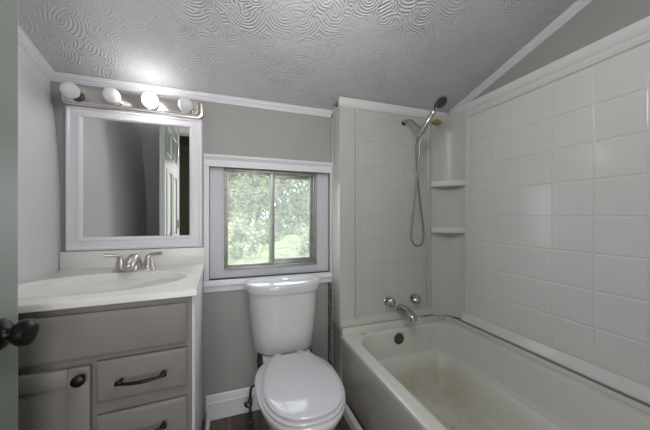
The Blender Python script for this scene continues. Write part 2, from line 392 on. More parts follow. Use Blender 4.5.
# baseboard behind the toilet
bprof = [(0, 0), (.014, 0), (.014, .092), (.011, .098), (.011, .105), (.007, .116), (.006, .126), (.002, .134), (0, .134)]
bm = new(); prism(bm, bprof, (-.135, D, 0.001), (.575, D, 0.001), (0, -1, 0), (0, 0, 1)); struct('baseboard_back', bm, M['trim'], 20)
bm = new(); prism(bm, [(0, 0), (.018, 0), (.017, .008), (.012, .014), (.004, .018), (0, .06)], (-.129, D - .02, 0.001), (-.129, 1.02, .001), (1, 0, 0), (0, 0, 1))
struct('trim_vanity_side', bm, M['trim'], 20)
bm = new(); prism(bm, [(0, 0), (-.022, 0), (-.022, .045), (-.016, .055), (0, .058)], (XT + .006, 1.44, 0.001), (XT + .006, .10, .001), (1, 0, 0), (0, 0, 1))
struct('trim_tub_base', bm, M['trim'], 20)

# ------------------------------------------------------------------ window
BX0, BX1, BZ0, BZ1 = -.119, .59, .767, 1.397
WX0, WX1, WZ0, WZ1 = -.043, .511, .821, 1.394
WY = 1.632
bm = new(); plate_with_hole(bm, BX0 + .001, BX1 - .001, BZ0 + .001, BZ1 - .001, WX0, WX1, WZ0, WZ1 - .004, WY, WY + .02)
struct('trim_window_board', bm, mat('lilac_lit_board', (0.66, 0.67, 0.72), 0.4, var=0.04, vscale=6), 0)  # white boards, lilac cast of the window light put into the colour
# casing: top with crown-like ledge, sill, slim sides
bm = new()
cas_top = [(0, 0), (.012, 0), (.014, .02), (.014, .035), (.020, .042), (.028, .052), (.028, .06), (.020, .064), (0, .066)]
prism(bm, cas_top, (-.146, D, BZ1), (XT - .010, D, BZ1), (0, -1, 0), (0, 0, 1))
struct('trim_window_head', bm, M['trim'], 20)
bm = new()
cas_bot = [(-.03, 0), (.012, 0), (.014, -.012), (.022, -.018), (.022, -.03), (.014, -.038), (.012, -.062), (0, -.067), (0, -.001), (-.03, -.001)]
prism(bm, cas_bot, (-.146, D, BZ0), (XT - .010, D, BZ0), (0, -1, 0), (0, 0, 1))
struct('trim_window_sill', bm, M['trim'], 20)
for nm, xa, xb in (('trim_window_left', -.146, BX0), ('trim_window_right', BX1, XT - .010)):
    bm = new(); box(bm, xa, xb, D - .012, D, BZ0 + .001, BZ1 - .001, .002); struct(nm, bm, M['trim'], 20)
win = bpy.data.objects.new('window_1', None); col.objects.link(win); win.location = ((WX0 + WX1) / 2, WY, WZ0); win['kind'] = 'structure'
bm = new(); t = .009
for a in ((WX0, WX0 + t, WZ0, WZ1), (WX1 - t, WX1, WZ0, WZ1), (WX0, WX1, WZ0, WZ0 + t), (WX0, WX1, WZ1 - .013, WZ1)):
    box(bm, a[0], a[1], WY - .012, WY + .05, a[2], a[3], .0015)
box(bm, WX0, WX1, WY - .016, WY - .004, WZ0 - .004, WZ0 + .006, .001)
obj('window_frame', bm, M['alu'], win, 30)
def sash(x0, x1, z0, z1, y, t, nm, tr=None):
    tr = tr or t; bm = new()
    for a in ((x0, x0 + t, z0, z1), (x1 - tr, x1, z0, z1), (x0 + t, x1 - tr, z0, z0 + t), (x0 + t, x1 - tr, z1 - t, z1)):
        box(bm, a[0], a[1], y, y + .016, a[2], a[3], .0015)
    s = obj(nm, bm, M['alu'], win, 30)
    bm = new(); box(bm, x0 + t, x1 - tr, y + .006, y + .009, z0 + t, z1 - t); obj('glass_pane', bm, M['glass'], s, 0)
    return s
sash(WX0 + t, .243, WZ0 + t, WZ1 - .013, WY - .006, .012, 'window_sash', .026)
sash(.212, WX1 - t - .012, WZ0 + .018, WZ1 - .016, WY + .018, .022, 'window_sash')
bm = new(); box(bm, WX1 - t - .013, WX1 - t, WY + .004, WY + .03, WZ0 + t, WZ1 - .013, .001); box(bm, .25, WX1 - t, WY + .01, WY + .03, WZ0 + t, WZ0 + .024, .001)
obj('screen_track', bm, M['alu'], win, 30)
bm = new(); box(bm, .222, .24, WY - .014, WY - .006, 1.06, 1.10, .002); obj('sash_latch', bm, M['alu'], win, 30)

# ------------------------------------------------------------------ door
door = bpy.data.objects.new('door_1', None); col.objects.link(door); HX, HY = -.527, .09
door.location = (HX, HY, 0.008); door['kind'] = 'structure'
L, TH, DHt = .758, .035, 1.955
bm = new()
pan = [(.075, .345), (.413, .683)]; rows = [(.20, .78), (.93, 1.50), (1.62, 1.86)]
ys = sorted({0, L, *[v for p in pan for v in p]}); zs = sorted({0, DHt, *[v for p in rows for v in p]})
box(bm, HX - TH + .006, HX - .006, HY + .002, HY + L - .002, .010, DHt - .002)
for side in (0, 1):
    xa, xb = ((HX - .007, HX) if side == 0 else (HX - TH, HX - TH + .007))
    for i in range(len(ys) - 1):
        for k in range(len(zs) - 1):
            isp = (ys[i], ys[i + 1]) in pan and (zs[k], zs[k + 1]) in rows
            if not isp: box(bm, xa, xb, HY + ys[i], HY + ys[i + 1], .008 + zs[k], .008 + zs[k + 1])
    s = 1 if side == 0 else -1; xf = HX if side == 0 else HX - TH
    for (a, b_) in pan:
        for (c, d) in rows:
            def ring(i, dx): return [V(xf - s * dx, HY + a + i, .008 + c + i), V(xf - s * dx, HY + b_ - i, .008 + c + i), V(xf - s * dx, HY + b_ - i, .008 + d - i), V(xf - s * dx, HY + a + i, .008 + d - i)]
            loft(bm, [ring(0, .0065), ring(0, -.001), ring(.006, -.003), ring(.012, .001), ring(.02, .006), ring(.034, .006), ring(.055, .001)], False, True)
obj('door_leaf', bm, M['door'], door, 25)
obj('door_edge', box(new(), HX - TH, HX - .0005, HY + L - .002, HY + L + .0012, .009, .007 + DHt), M['trim'], door, 25, label='white door edge')
KY = HY + L - .052; KZ = .856
for s, xf in ((1, HX), (-1, HX - TH)):
    bm = new(); lathe(bm, [(0, 0), (.034, 0), (.035, .003), (.030, .009), (.016, .013), (.0125, .018), (.0115, .026), (.015, .030), (.024, .034), (.0285, .041), (.0295, .048), (.0275, .056), (.021, .0595), (.012, .061), (0, .0615)],
          (xf, KY, KZ), (s, 0, 0), 32)
    obj('door_knob', bm, M['black'], door, 40, label='round black door knob')
bm = new(); box(bm, HX - TH + .005, HX - .005, HY + L - .001, HY + L + .0022, KZ - .028, KZ + .028, .0005); obj('latch_plate', bm, M['darkmetal'], door, 30)
for z in (.2, 1.0, 1.75):
    bm = new(); tube(bm, [(HX + .004, HY - .004, z), (HX + .004, HY - .004, z + .09)], .006, 10); obj('hinge', bm, M['hinge'], door)
door.rotation_euler.z = math.radians(-3.17)

# ------------------------------------------------------------------ bathtub
TX0, TX1, TY0, TY1 = XT, XR - .006, FY + .004, DS - .001
tub = thing('bathtub', 'white alcove bathtub with yellowed stained basin, right of the toilet', 'bathtub', ((TX0 + TX1) / 2, (TY0 + TY1) / 2, 0))
bm = new()
S = [  # x0,x1,y0,y1,r,z
    (TX0 + .03, TX1, TY0, TY1, .004, 0.0), (TX0 + .028, TX1, TY0, TY1, .004, .05), (TX0 + .016, TX1, TY0, TY1, .005, .07),
    (TX0 + .004, TX1, TY0, TY1, .006, .385), (TX0 + .0, TX1, TY0, TY1, .008, .402), (TX0 + .002, TX1, TY0, TY1, .01, .413), (TX0 + .010, TX1 - .003, TY0 + .003, TY1 - .003, .012, .420), (TX0 + .016, TX1 - .006, TY0 + .006, TY1 - .006, .014, .4205), (TX0 + .050, 1.362, .152, 1.432, .13, .4205),
    (TX0 + .058, 1.352, .160, 1.424, .14, .420), (TX0 + .066, 1.346, .168, 1.418, .14, .415), (TX0 + .072, 1.342, .176, 1.413, .135, .400),
    (TX0 + .082, 1.306, .21, 1.398, .13, .275), (TX0 + .084, 1.304, .212, 1.396, .128, .266), (TX0 + .088, 1.298, .218, 1.391, .122, .262), (TX0 + .116, 1.258, .25, 1.362, .105, .259), (TX0 + .121, 1.252, .26, 1.357, .10, .252),
    (TX0 + .150, 1.205, .34, 1.292, .085, .122), (TX0 + .160, 1.195, .36, 1.280, .075, .108), (TX0 + .175, 1.180, .38, 1.262, .06, .102)]
loft(bm, [rrect(*s, seg=8) for s in S], False, True)
obj('tub_shell', bm, M['tub'], tub, 33)
obj('mineral_spot', blob((.735, 1.428, .4215), .011, (1.3, .9, .18), 4, .7), M['foam_pale'], tub, label='yellowish mineral spot')
# tiling lip against the walls
bm = new()
box(bm, TX0 + .004, TX1, TY1 - .026, TY1, .415, .462, .008, 3); box(bm, TX1 - .030, TX1, TY0, TY1 - .01, .415, .447, .010, 3)
lathe(bm, [(.0, 0), (.028, 0), (.028, .035), (0, .036)], (TX1 - .03, TY1 - .03, .414), (0, 0, 1), 20)
obj('wall_lip', bm, M['tub'], tub, 50)
bm = new(); lathe(bm, [(0, 0), (.033, 0), (.035, .004), (.031, .009), (.012, .011), (0, .011)], (.975, 1.412, .365), (0, -1, .06), 28)
for s in (-1, 1): lathe(bm, [(0, 0), (.004, 0), (.004, .003), (0, .003)], (.975 + s * .012, 1.401, .366), (0, -1, .06), 8)
obj('overflow_cover', bm, M['darkmetal'], tub)
bm = new(); lathe(bm, [(0, 0), (.032, 0), (.03, .004), (.02, .003), (.018, .001), (0, .001)], (.925, 1.215, .102), (0, 0, 1), 24); obj('drain', bm, M['chrome'], tub)
bm = new(); path = [V(1.0, DS - .026, .463), V(1.2, DS - .026, .463)]
cpath = [V(1.18, 1.442, .464), V(1.26, 1.441, .463)] + [V(1.30 + .085 * math.sin(a), 1.345 + .085 * math.cos(a), .461 - .008 * a / 1.57) for a in [k * PI / 2 / 8 for k in range(1, 9)]] + [V(1.386, y, .4495) for y in (1.3, 1.0, .7, .4, .09)]
tube(bm, cpath, .0013, 8); obj('caulk_line', bm, M['caulk'], tub, label='dark grimy caulk line')

# ------------------------------------------------------------------ tub surround
sur = thing('tub_surround', 'glossy white moulded tile-pattern tub surround lining the alcove walls', 'tub surround', (1.0, 1.3, .45))
def tiles(bm, org, u, v, n, nu, nv, su, sv, g=.0022, h=.0022, rim=.0044):
    org = Vector(org); u = Vector(u); v = Vector(v); n = Vector(n)
    for i in range(nu):
        for k in range(nv):
            def q(e, hh): return [org + u * (i * su + e) + v * (k * sv + e) + n * hh, org + u * ((i + 1) * su - e) + v * (k * sv + e) + n * hh,
                                  org + u * ((i + 1) * su - e) + v * ((k + 1) * sv - e) + n * hh, org + u * (i * su + e) + v * ((k + 1) * sv - e) + n * hh]
            loft(bm, [q(g, -.0005), q(g + .0008, h * .55), q(g + rim, h)], False, True)
TZ = .515; TS = .1515
bm = new()
box(bm, XT - .002, 1.272, DS - .008, DS - .0005, .463, 1.80, .001)
# pilaster flat and raised border beads
box(bm, XT - .002, .700, DS - .014, DS - .006, .463, 1.775, .006, 3)
for x0, x1 in ((.703, .722), (1.228, 1.252)): box(bm, x0, x1, DS - .020, DS - .006, .50, 1.775, .006, 3)
prism(bm, [(0, 0), (.012, 0), (.018, .006), (.018, .016), (.010, .034), (.004, .046), (0, .048)], (XT, DS - .008, .464), (1.27, DS - .008, .464), (0, -1, 0), (0, 0, 1))
tiles(bm, (.7485, DS - .008, TZ + .006), (1, 0, 0), (0, 0, 1), (0, -1, 0), 3, 8, .1523, TS)
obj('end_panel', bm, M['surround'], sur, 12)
bm = new(); box(bm, XT - .008, XT - .0005, DS - .006, D - .001, .465, 1.78, .001)
box(bm, XT - .010, XT + .004, DS - .018, DS - .008, .465, 1.78, .004, 3)
box(bm, XT - .011, XT - .006, D - .03, D - .001, .465, 1.745, .002)
obj('return_panel', bm, M['surround'], sur, 30)
for y, z in ((1.53, 1.70), (1.55, 1.50), (1.52, 1.36), (1.56, 1.14), (1.53, .9)):
    bm = new(); lathe(bm, [(0, 0), (.003, 0), (.003, .001), (0, .001)], (XT - .008, y, z), (-1, 0, 0), 8)
    obj('nail_head', bm, M['nail'], sur, label='dark nail head')
bm = new()
XP = 1.411
box(bm, XP, XR - .0005, FY + .005, 1.325, .448, 1.79, .001)
box(bm, XP - .010, XP + .004, 1.288, 1.312, .49, 1.785, .005, 3)
prism(bm, [(0, 0), (.016, 0), (.022, .008), (.020, .018), (.010, .040), (.004, .052), (0, .054)], (XP, 1.33, .451), (XP, FY + .005, .451), (-1, 0, 0), (0, 0, 1))
prism(bm, [(0, 0), (.010, .006), (.010, .014), (0, .022)], (XP, 1.30, 1.742), (XP, FY + .005, 1.742), (-1, 0, 0), (0, 0, 1))
tiles(bm, (XP, 1.282, .506), (0, -1, 0), (0, 0, 1), (-1, 0, 0), 7, 8, .1525, .1532)
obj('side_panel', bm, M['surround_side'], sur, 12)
# concave corner unit with two shelves
bm = new(); ca = []
N = 16; ccx, ccy = 1.268, 1.322
for k in range(N + 1):
    a = PI / 2 * (1 - k / N); ca.append((ccx + .143 * math.cos(a), ccy + .139 * math.sin(a)))
inner = ca; outer = [(ccx + .151 * math.cos(PI / 2 * (1 - k / N)), ccy + .1475 * math.sin(PI / 2 * (1 - k / N))) for k in range(N + 1)]
outl = inner + outer[::-1]
loft(bm, [[V(x, y, z) for x, y in outl] for z in (.455, 1.79)])
cu = obj('corner_unit', bm, M['corner'], sur, 40)
for z in (1.352, 1.047):
    bm = new()
    front = [(1.405, 1.312)]
    for k in range(9):
        t_ = k / 8; p = Vector((1.405, 1.312)).lerp(Vector((1.258, 1.452)), t_); nn = Vector((-.69, -.72)) * (.020 * math.sin(PI * t_)); front.append((p.x + nn.x, p.y + nn.y))
    arc = [(x - (x - ccx) * .01, y - (y - ccy) * .01) for x, y in inner]
    outl2 = [(x, y) for x, y in front[1:]] + arc[1:-1]
    cxs = sum(p[0] for p in outl2) / len(outl2); cys = sum(p[1] for p in outl2) / len(outl2)
    def rg(s, zz): return [V(cxs + (x - cxs) * s, cys + (y - cys) * s, zz) for x, y in outl2]
    loft(bm, [rg(.94, z - .034), rg(1, z - .028), rg(1, z - .004), rg(.97, z), rg(.86, z), rg(.84, z - .004)])
    obj('corner_shelf', bm, M['sur_trim'], sur, 40)
# mouldings capping the surround
rp = [(0, 0), (.016, 0), (.024, .008), (.030, .022), (.034, .038), (.034, .052), (0, .054)]
bm = new(); prism(bm, [(a * .9, b_ * .96) for a, b_ in rp], (XT - .014, DS + .002, 1.770), (XR - .03, DS + .002, 1.776), (0, -1, 0), (0, 0, 1)); box(bm, XT - .014, XT - .001, DS, D - .002, 1.765, 1.79, .003)
struct('trim_surround_end', bm, M['sur_trim'], 30)
bm = new(); prism(bm, [(a * .7, b_ * .86) for a, b_ in rp], (XR, DS, 1.788), (XR, FY + .002, 1.784), (-1, 0, 0), (0, 0, 1))
struct('trim_surround_side', bm, M['sur_trim'], 30)
# rough unfinished edge below/along the return
random.seed(3)
bm = new(); box(bm, XT - .030, XT - .012, D - .022, D - .001, .135, .698)
bmesh.ops.subdivide_edges(bm, edges=bm.edges[:], cuts=12, use_grid_fill=True)
for v in bm.verts: v.co += Vector((noise.noise(v.co * 60), noise.noise(v.co * 60 + V(5, 0, 0)), 0)) * .003
struct('trim_rough_edge', bm, M['rough_edge'], 0)
bm = new(); box(bm, XT + .004, XT + .05, DS + .006, D - .002, 0, .438); struct('wall_tub_end_base', bm, M['wall'], 0)
o = centre(obj('foam_patch', blob((1.285, 1.438, 1.752), .021, (1.5, .7, .75), 2, .9), M['foam'])); tag(o, 'dried yellow foam patch in the top corner above the shelves', 'foam patch')
o = centre(obj('plaster_chunk', blob((.592, 1.475, 1.785), .014, (1.2, 1, .9), 7, .9), M['plaster'])); tag(o, 'broken bit of plaster at the surround top left corner', 'plaster')

# ------------------------------------------------------------------ tub faucet
fx = 1.025
tf = thing('tub_faucet', 'chrome tub spout with two round handles above the tub end', 'faucet', (fx, DS - .01, .5))
for x in (.93, 1.12):
    bm = new(); lathe(bm, [(0, 0), (.030, 0), (.030, .003), (.022, .008), (.014, .010), (.013, .022)], (x, DS - .009, .588), (0, -1, 0), 28)
    h = obj('escutcheon', bm, M['chrome'], tf)
    bm = new(); lathe(bm, [(.013, .016), (.024, .020), (.029, .026), (.030, .036), (.026, .045), (.016, .049), (.015, .052), (0, .053)], (x, DS - .009, .586), (0, -1, 0), 48, star=(8, .09))
    obj('handle', bm, M['chrome'], tf, 50)
bm = new()
sp = catmull([(fx - .005, DS - .012, .530), (fx - .003, DS - .05, .531), (fx, DS - .09, .524), (fx, DS - .125, .508), (fx, DS - .137, .490)], 5)
tube(bm, sp, resamp([.029, .030, .029, .027, .022], len(sp)), 20)
lathe(bm, [(0, 0), (.030, 0), (.030, .006), (.026, .010), (0, .010)], (fx - .005, DS - .009, .530), (0, -1, 0), 24)
obj('spout', bm, M['chrome'], tf, 50)

# ------------------------------------------------------------------ shower
AX = 1.045; BR = V(1.045, 1.295, 1.628)
sa = thing('shower_mount', 'bent chrome shower arm on the end wall holding the handset', 'shower arm', (AX, DS - .01, 1.72))
bm = new(); pa = catmull([(AX, DS - .005, 1.722), (AX, DS - .05, 1.728), (AX, DS - .09, 1.705), (AX, DS - .14, 1.66), (AX, BR.y + .012, BR.z + .012)], 6)
tube(bm, pa, .0105, 14); obj('pipe', bm, M['chrome'], sa, 50)
bm = new(); lathe(bm, [(0, 0), (.015, 0), (.014, .006), (.012, .012), (0, .012)], (AX, DS - .009, 1.722), (0, -1, 0), 20); obj('flange', bm, M['black'], sa, label='small black flange')
hd = Vector((.07, -.11, .19)).normalized()
bm = new(); lathe(bm, [(0, -.024), (.014, -.024), (.019, -.014), (.019, .010), (.013, .018), (0, .018)], BR, (0, -.75, -.35), 18)
tube(bm, [BR - hd * .020 + V(.004, -.018, 0), BR + hd * .022 + V(.004, -.018, 0)], .0205, 18)
obj('swivel_bracket', bm, M['chrome'], sa, 50)
hs = thing('hand_shower', 'chrome hand shower with oval spray head resting in the arm bracket', 'hand shower', tuple(BR + V(.004, -.018, 0)))
B0 = BR + V(.004, -.018, 0)
hc = V(1.094, 1.190, 1.757)
bm = new(); pts = catmull([B0 - hd * .055, B0, B0 + hd * .06, B0 + hd * .11 + V(.002, .006, 0), hc + V(-.020, .024, -.002)], 6)
tube(bm, pts, resamp([.010, .0145, .0145, .013, .0135, .016], len(pts)), 16)
obj('handle', bm, M['chrome'], hs, 60)
fn = Vector((-.10, -.66, -.74)).normalized()
bm = new(); lathe(bm, [(0, -.024), (.014, -.023), (.028, -.013), (.036, .0), (.037, .007), (.034, .011), (.031, .009), (0, .009)], hc, fn, 32)
hdp = obj('head', bm, M['chrome'], hs, 50)
bm = new(); sfm = M['chrome']; lathe(bm, [(0, .0085), (.030, .0085), (.030, .011), (.024, .0125), (0, .012)], hc, fn, 32)
u_ = Vector((1, 0, 0)); u_ = (u_ - fn * u_.dot(fn)).normalized(); v_ = fn.cross(u_)
for rr2, nn_ in ((.010, 6), (.022, 12)):
    for k in range(nn_):
        a = 2 * PI * k / nn_; lathe(bm, [(0, .012), (.0028, .012), (.0022, .0155), (0, .0155)], hc + u_ * rr2 * math.cos(a) + v_ * rr2 * math.sin(a), fn, 6)
obj('spray_face', bm, M['face'], hdp, 40)
# hose: from the arm end, down in a long loop and up to the handle
hb = B0 - hd * .055
bm = new(); ph = catmull([BR + V(0, .0, -.016), V(1.046, 1.30, 1.56), V(1.030, 1.315, 1.30), V(1.006, 1.32, 1.08), V(.996, 1.315, 1.00), V(1.008, 1.305, .957), V(1.03, 1.30, .947), V(1.056, 1.295, .965),
                     V(1.070, 1.30, 1.03), V(1.062, 1.31, 1.15), V(1.040, 1.315, 1.35), hb + V(-.004, .01, -.06), hb], 12)
tube(bm, ph, .0058, 10)
o = centre(obj('shower_hose', bm, M['hose'])); tag(o, 'ribbed metal shower hose hanging in a long loop', 'hose')

# ------------------------------------------------------------------ toilet
TCX = .281
to = thing('toilet', 'white two-piece toilet with closed lid below the window', 'toilet', (TCX, 1.55, 0))
def dring(z, hw, yb, d, n=3.4, seg=28, dome=0):
    pts = []
    for k in range(seg + 1):
        t_ = PI * k / seg; c, s = math.cos(t_), math.sin(t_)
        pts.append(V(TCX + hw * math.copysign(abs(c) ** (2 / n), c), yb - d * abs(s) ** (2 / 2.6), z))
    return pts + [V(TCX - hw * .97, yb, z), V(TCX, yb, z), V(TCX + hw * .97, yb, z)] if False else pts
yb = 1.572
bm = new()
loft(bm, [dring(z, hw, yb, d) for z, hw, d in ((.380, .135, .13), (.384, .160, .155), (.398, .171, .166), (.50, .180, .176), (.62, .192, .182), (.722, .198, .186))])
obj('tank', bm, M['porcelain'], to, 50)
bm = new()
loft(bm, [dring(z, hw, yb + .006, d) for z, hw, d in ((.716, .205, .194), (.718, .212, .202), (.745, .216, .206), (.754, .214, .204), (.761, .207, .197), (.765, .193, .183), (.767, .15, .14))])
obj('tank_lid', bm, M['porcelain'], to, 50)
bm = new(); lathe(bm, [(0, 0), (.024, 0), (.024, .005), (.022, .007), (0, .007)], (TCX, 1.475, .766), (0, 0, 1), 24, sc2=(.8, 1.15)); obj('flush_button', bm, M['button'], to, label='chrome flush button')
# bowl
def egg(z, ybk, yf, w, cx=TCX, n=36, p=2.3):
    c = ybk - (ybk - yf) * .46; pts = []
    for k in range(n):
        a = 2 * PI * k / n; ca_, sa_ = math.cos(a), math.sin(a)
        x = w * math.copysign(abs(ca_) ** (2 / p), ca_)
        y = c + (ybk - c) * math.copysign(abs(sa_) ** (2 / 2.6), sa_) if sa_ > 0 else c - (c - yf) * abs(sa_) ** (2 / 2.1)
        pts.append(V(cx + x, y, z))
    return pts
bm = new()
loft(bm, [egg(*e) for e in ((.001, 1.49, 1.03, .118), (.012, 1.49, 1.025, .12), (.03, 1.485, 1.04, .110), (.12, 1.47, 1.05, .100), (.19, 1.46, 1.03, .108), (.25, 1.45, .96, .140), (.31, 1.43, .905, .166), (.35, 1.42, .885, .177), (.38, 1.41, .868, .186), (.390, 1.40, .872, .186), (.395, 1.39, .885, .178))])
obj('bowl', bm, M['porcelain'], to, 60)
bm = new()
loft(bm, [rrect(TCX - a, TCX + a, y, 1.565, .03, z) for a, y, z in ((.085, 1.36, .20), (.095, 1.34, .28), (.125, 1.32, .34), (.130, 1.30, .370), (.126, 1.305, .379))])
obj('tank_deck', bm, M['porcelain'], to, 50)
lid_pts = [(1.345, .092), (1.325, .104), (1.27, .128), (1.19, .150), (1.11, .162), (1.03, .158), (.965, .136), (.92, .103), (.893, .058), (.884, 0.0)]
def lidring(z, off):
    c = catmull([(w_, y, 0) for y, w_ in lid_pts], 5); cyc = 1.12
    half = [(p.x, p.y) for p in c]; half[-1] = (0, half[-1][1])
    full = half + [(-x, y) for x, y in half[-2::-1]]
    out = []
    for x, y in full:
        v2 = Vector((x, y - cyc)); l = v2.length; v2 *= (l + off) / l; out.append(V(TCX + v2.x, v2.y + cyc, z))
    return out
bm = new(); loft(bm, [lidring(z, o_) for z, o_ in ((.392, -.002), (.395, .004), (.404, .005), (.4075, .001))]); obj('seat', bm, M['seat'], to, 50)
bm = new(); loft(bm, [lidring(z, o_) for z, o_ in ((.4095, -.010), (.411, -.005), (.420, -.003), (.4245, -.008), (.427, -.020), (.430, -.06), (.4315, -.11))]); obj('seat_lid', bm, M['seat'], to, 50)
for s in (-1, 1): obj('seat_hinge', box(new(), TCX + s * .06 - .018, TCX + s * .06 + .018, 1.346, 1.372, .381, .418, .006, 3), M['seat'], to, 50)
for xx, yy in ((TCX + .135, 1.43), (TCX - .135, 1.45)):
    bm = new(); tube(bm, [(xx, yy, .30), (xx, yy, .381)], .006, 8); obj('tank_bolt', bm, M['darkmetal'], to)
to.rotation_euler.z = math.radians(-0.6)
# supply line and stop valve
sv = thing('supply_valve', 'dark supply hose and shut-off valve rising from the floor beside the toilet', 'water valve', (.094, 1.52, 0))
bm = new(); tube(bm, [(.094, 1.52, .001), (.094, 1.52, .085)], .007, 10); lathe(bm, [(0, 0), (.022, 0), (.02, .004), (.008, .006), (0, .006)], (.094, 1.52, .001), (0, 0, 1), 16); obj('riser_pipe', bm, M['darkmetal'], sv)
bm = new(); lathe(bm, [(0, 0), (.012, 0), (.012, .035), (.009, .04), (0, .04)], (.094, 1.52, .08), (0, 0, 1), 12); lathe(bm, [(0, 0), (.012, .0), (.015, .012), (.010, .02), (0, .02)], (.085, 1.512, .10), (-.7, -.7, 0), 12, sc2=(1, 1.5)); obj('stop_valve', bm, M['darkmetal'], sv)
bm = new(); hp = catmull([(.094, 1.52, .118), (.095, 1.515, .155), (.100, 1.51, .185), (.12, 1.505, .20), (.15, 1.50, .24), (.135, 1.50, .32), (.142, 1.50, .379)], 8); tube(bm, hp, .006, 10); obj('supply_hose', bm, M['rubber'], sv)

# ------------------------------------------------------------------ vanity
CX0, CX1, CY0, CY1, CZ = -.745, -.150, 1.008, D - .001, .845
va = thing('vanity_cabinet', 'grey painted vanity cabinet with door and drawers under the sink', 'cabinet', ((CX0 + CX1) / 2, (CY0 + CY1) / 2, 0))
bm = new(); box(bm, CX0, CX1 - .012, CY0 + .06, CY1, 0, .09); box(bm, CX0, CX1 - .008, CY0, CY0 + .019, .09, CZ, .001); box(bm, CX0, CX0 + .016, CY0 + .019, CY1, .09, CZ); box(bm, CX1 - .024, CX1 - .010, CY0 + .019, CY1, .09, CZ); box(bm, CX0 + .016, CX1 - .024, CY0 + .019, CY1, .09, .106); box(bm, CX0 + .016, CX1 - .024, CY1 - .006, CY1, .106, CZ); obj('body', bm, M['cabinet'], va, 30)
bm = new(); box(bm, CX1 - .010, CX1, CY0 + .004, CY1, 0.0, CZ, .001); obj('side_board', bm, M['cab_side'], va, 30, label='white side board')
def slab(x0, x1, z0, z1):
    bm = new(); y1 = CY0 - .0005; y0 = CY0 - .019
    def q(e, y): return [V(x0 + e, y, z0 + e), V(x1 - e, y, z0 + e), V(x1 - e, y, z1 - e), V(x0 + e, y, z1 - e)]
    return loft(bm, [q(.002, y1), q(0, y1 - .004), q(0, y0 + .006), q(.007, y0 + .001), q(.012, y0)])
obj('false_front', slab(-.735, -.172, .690, .826), M['cabinet'], va, 30)
YF = CY0 - .019
def pull(x, z, par):
    bm = new(); pp = catmull([(x - .062, YF - .022, z), (x - .04, YF - .026, z - .004), (x, YF - .029, z - .006), (x + .04, YF - .026, z - .004), (x + .062, YF - .022, z)], 6)
    tube(bm, pp, resamp([.0055, .0045, .005, .0055, .005, .0045, .0055], len(pp)), 10)
    for s in (-1, 1):
        tube(bm, [(x + s * .054, YF + .001, z), (x + s * .054, YF - .024, z)], .0045, 10); box(bm, x + s * .056 - .009, x + s * .056 + .009, YF - .028, YF - .017, z - .006, z + .006, .002)
    obj('pull_handle', bm, M['black'], par, 50, label='black bowed pull handle')
for z0, z1 in ((.546, .674), (.378, .508), (.115, .340)):
    d = obj('drawer_front', slab(-.408, -.172, z0, z1), M['cabinet'], va, 30); pull(-.290, (z0 + z1) / 2 + .001, d)
# shaker door
x0, x1, z0, z1 = -.735, -.420, .115, .668
bm = new(); y1 = CY0 - .0005; y0 = YF
box(bm, x0 + .04, x1 - .04, y0 + .008, y1, z0 + .04, z1 - .04)
sw = .050
for a in ((x0, x0 + sw, z0, z1), (x1 - sw, x1, z0, z1), (x0 + sw, x1 - sw, z0, z0 + sw), (x0 + sw, x1 - sw, z1 - sw, z1)): box(bm, a[0], a[1], y0, y1, a[2], a[3], .0025)
dr = obj('cabinet_door', bm, M['cabinet'], va, 30)
bm = new(); lathe(bm, [(0, 0), (.008, 0), (.0065, .006), (.006, .014), (.013, .018), (.0165, .023), (.0155, .029), (.009, .032), (0, .0325)], (-.437, y0, .641), (0, -1, 0), 24); obj('door_knob', bm, M['black'], dr, label='round black knob')

# vanity top with integral basin
vt = thing('sink_countertop', 'white one-piece vanity top with oval sink basin and backsplash', 'sink top', (-.44, 1.3, CZ))
X0, X1, Y0, Y1, ZT = -.758, -.143, .988, D - .001, .871
scx, scy = -.462, 1.222; N = 72
def rect_pt(a, e=0):
    c, s = math.cos(a), math.sin(a)
    tx = ((X1 - e - scx) / c if c > 0 else (X0 + e - scx) / c) if abs(c) > 1e-6 else 1e9
    ty = ((Y1 - e - scy) / s if s > 0 else (Y0 + e - scy) / s) if abs(s) > 1e-6 else 1e9
    t_ = min(tx, ty); return scx + c * t_, scy + s * t_
angs = sorted({2 * PI * k / N for k in range(N)} | {math.atan2(y - scy, x - scx) % (2 * PI) for x in (X0, X1) for y in (Y0, Y1)})
def ell(a_, b_, z, dy=0): return [V(scx + a_ * math.cos(t_), scy + dy + b_ * math.sin(t_), z) for t_ in angs]
def rct(e, z): return [V(*rect_pt(t_, e), z) for t_ in angs]
def ell_dir(a_, b_, z):
    out = []
    for t_ in angs:
        r_ = 1 / math.sqrt((math.cos(t_) / a_) ** 2 + (math.sin(t_) / b_) ** 2); out.append(V(scx + r_ * math.cos(t_), scy + r_ * math.sin(t_), z))
    return out
bm = new()
loft(bm, [rct(.004, CZ + .001), rct(0, CZ + .004), rct(0, ZT - .006), rct(.002, ZT - .002), rct(.006, ZT), ell_dir(.298, .196, ZT), ell_dir(.290, .190, ZT + .0035), ell_dir(.272, .178, ZT + .0035), ell_dir(.262, .170, ZT), ell_dir(.255, .165, ZT - .010), ell_dir(.24, .153, ZT - .035),
          ell_dir(.205, .130, ZT - .075), ell_dir(.15, .098, ZT - .105), ell_dir(.08, .055, ZT - .118), ell_dir(.025, .025, ZT - .121)], True, True)
obj('basin_top', bm, M['counter'], vt, 40)
bm = new(); box(bm, -.758, X1 + .002, D - .022, D - .001, ZT - .002, .953, .003, 3); obj('backsplash', bm, M['counter'], vt, 40)
bm = new(); lathe(bm, [(0, 0), (.020, 0), (.021, .002), (.016, .003), (.010, .0025), (0, .004)], (scx, scy, ZT - .1205), (0, 0, 1), 24); obj('sink_drain', bm, M['nickel'], vt)

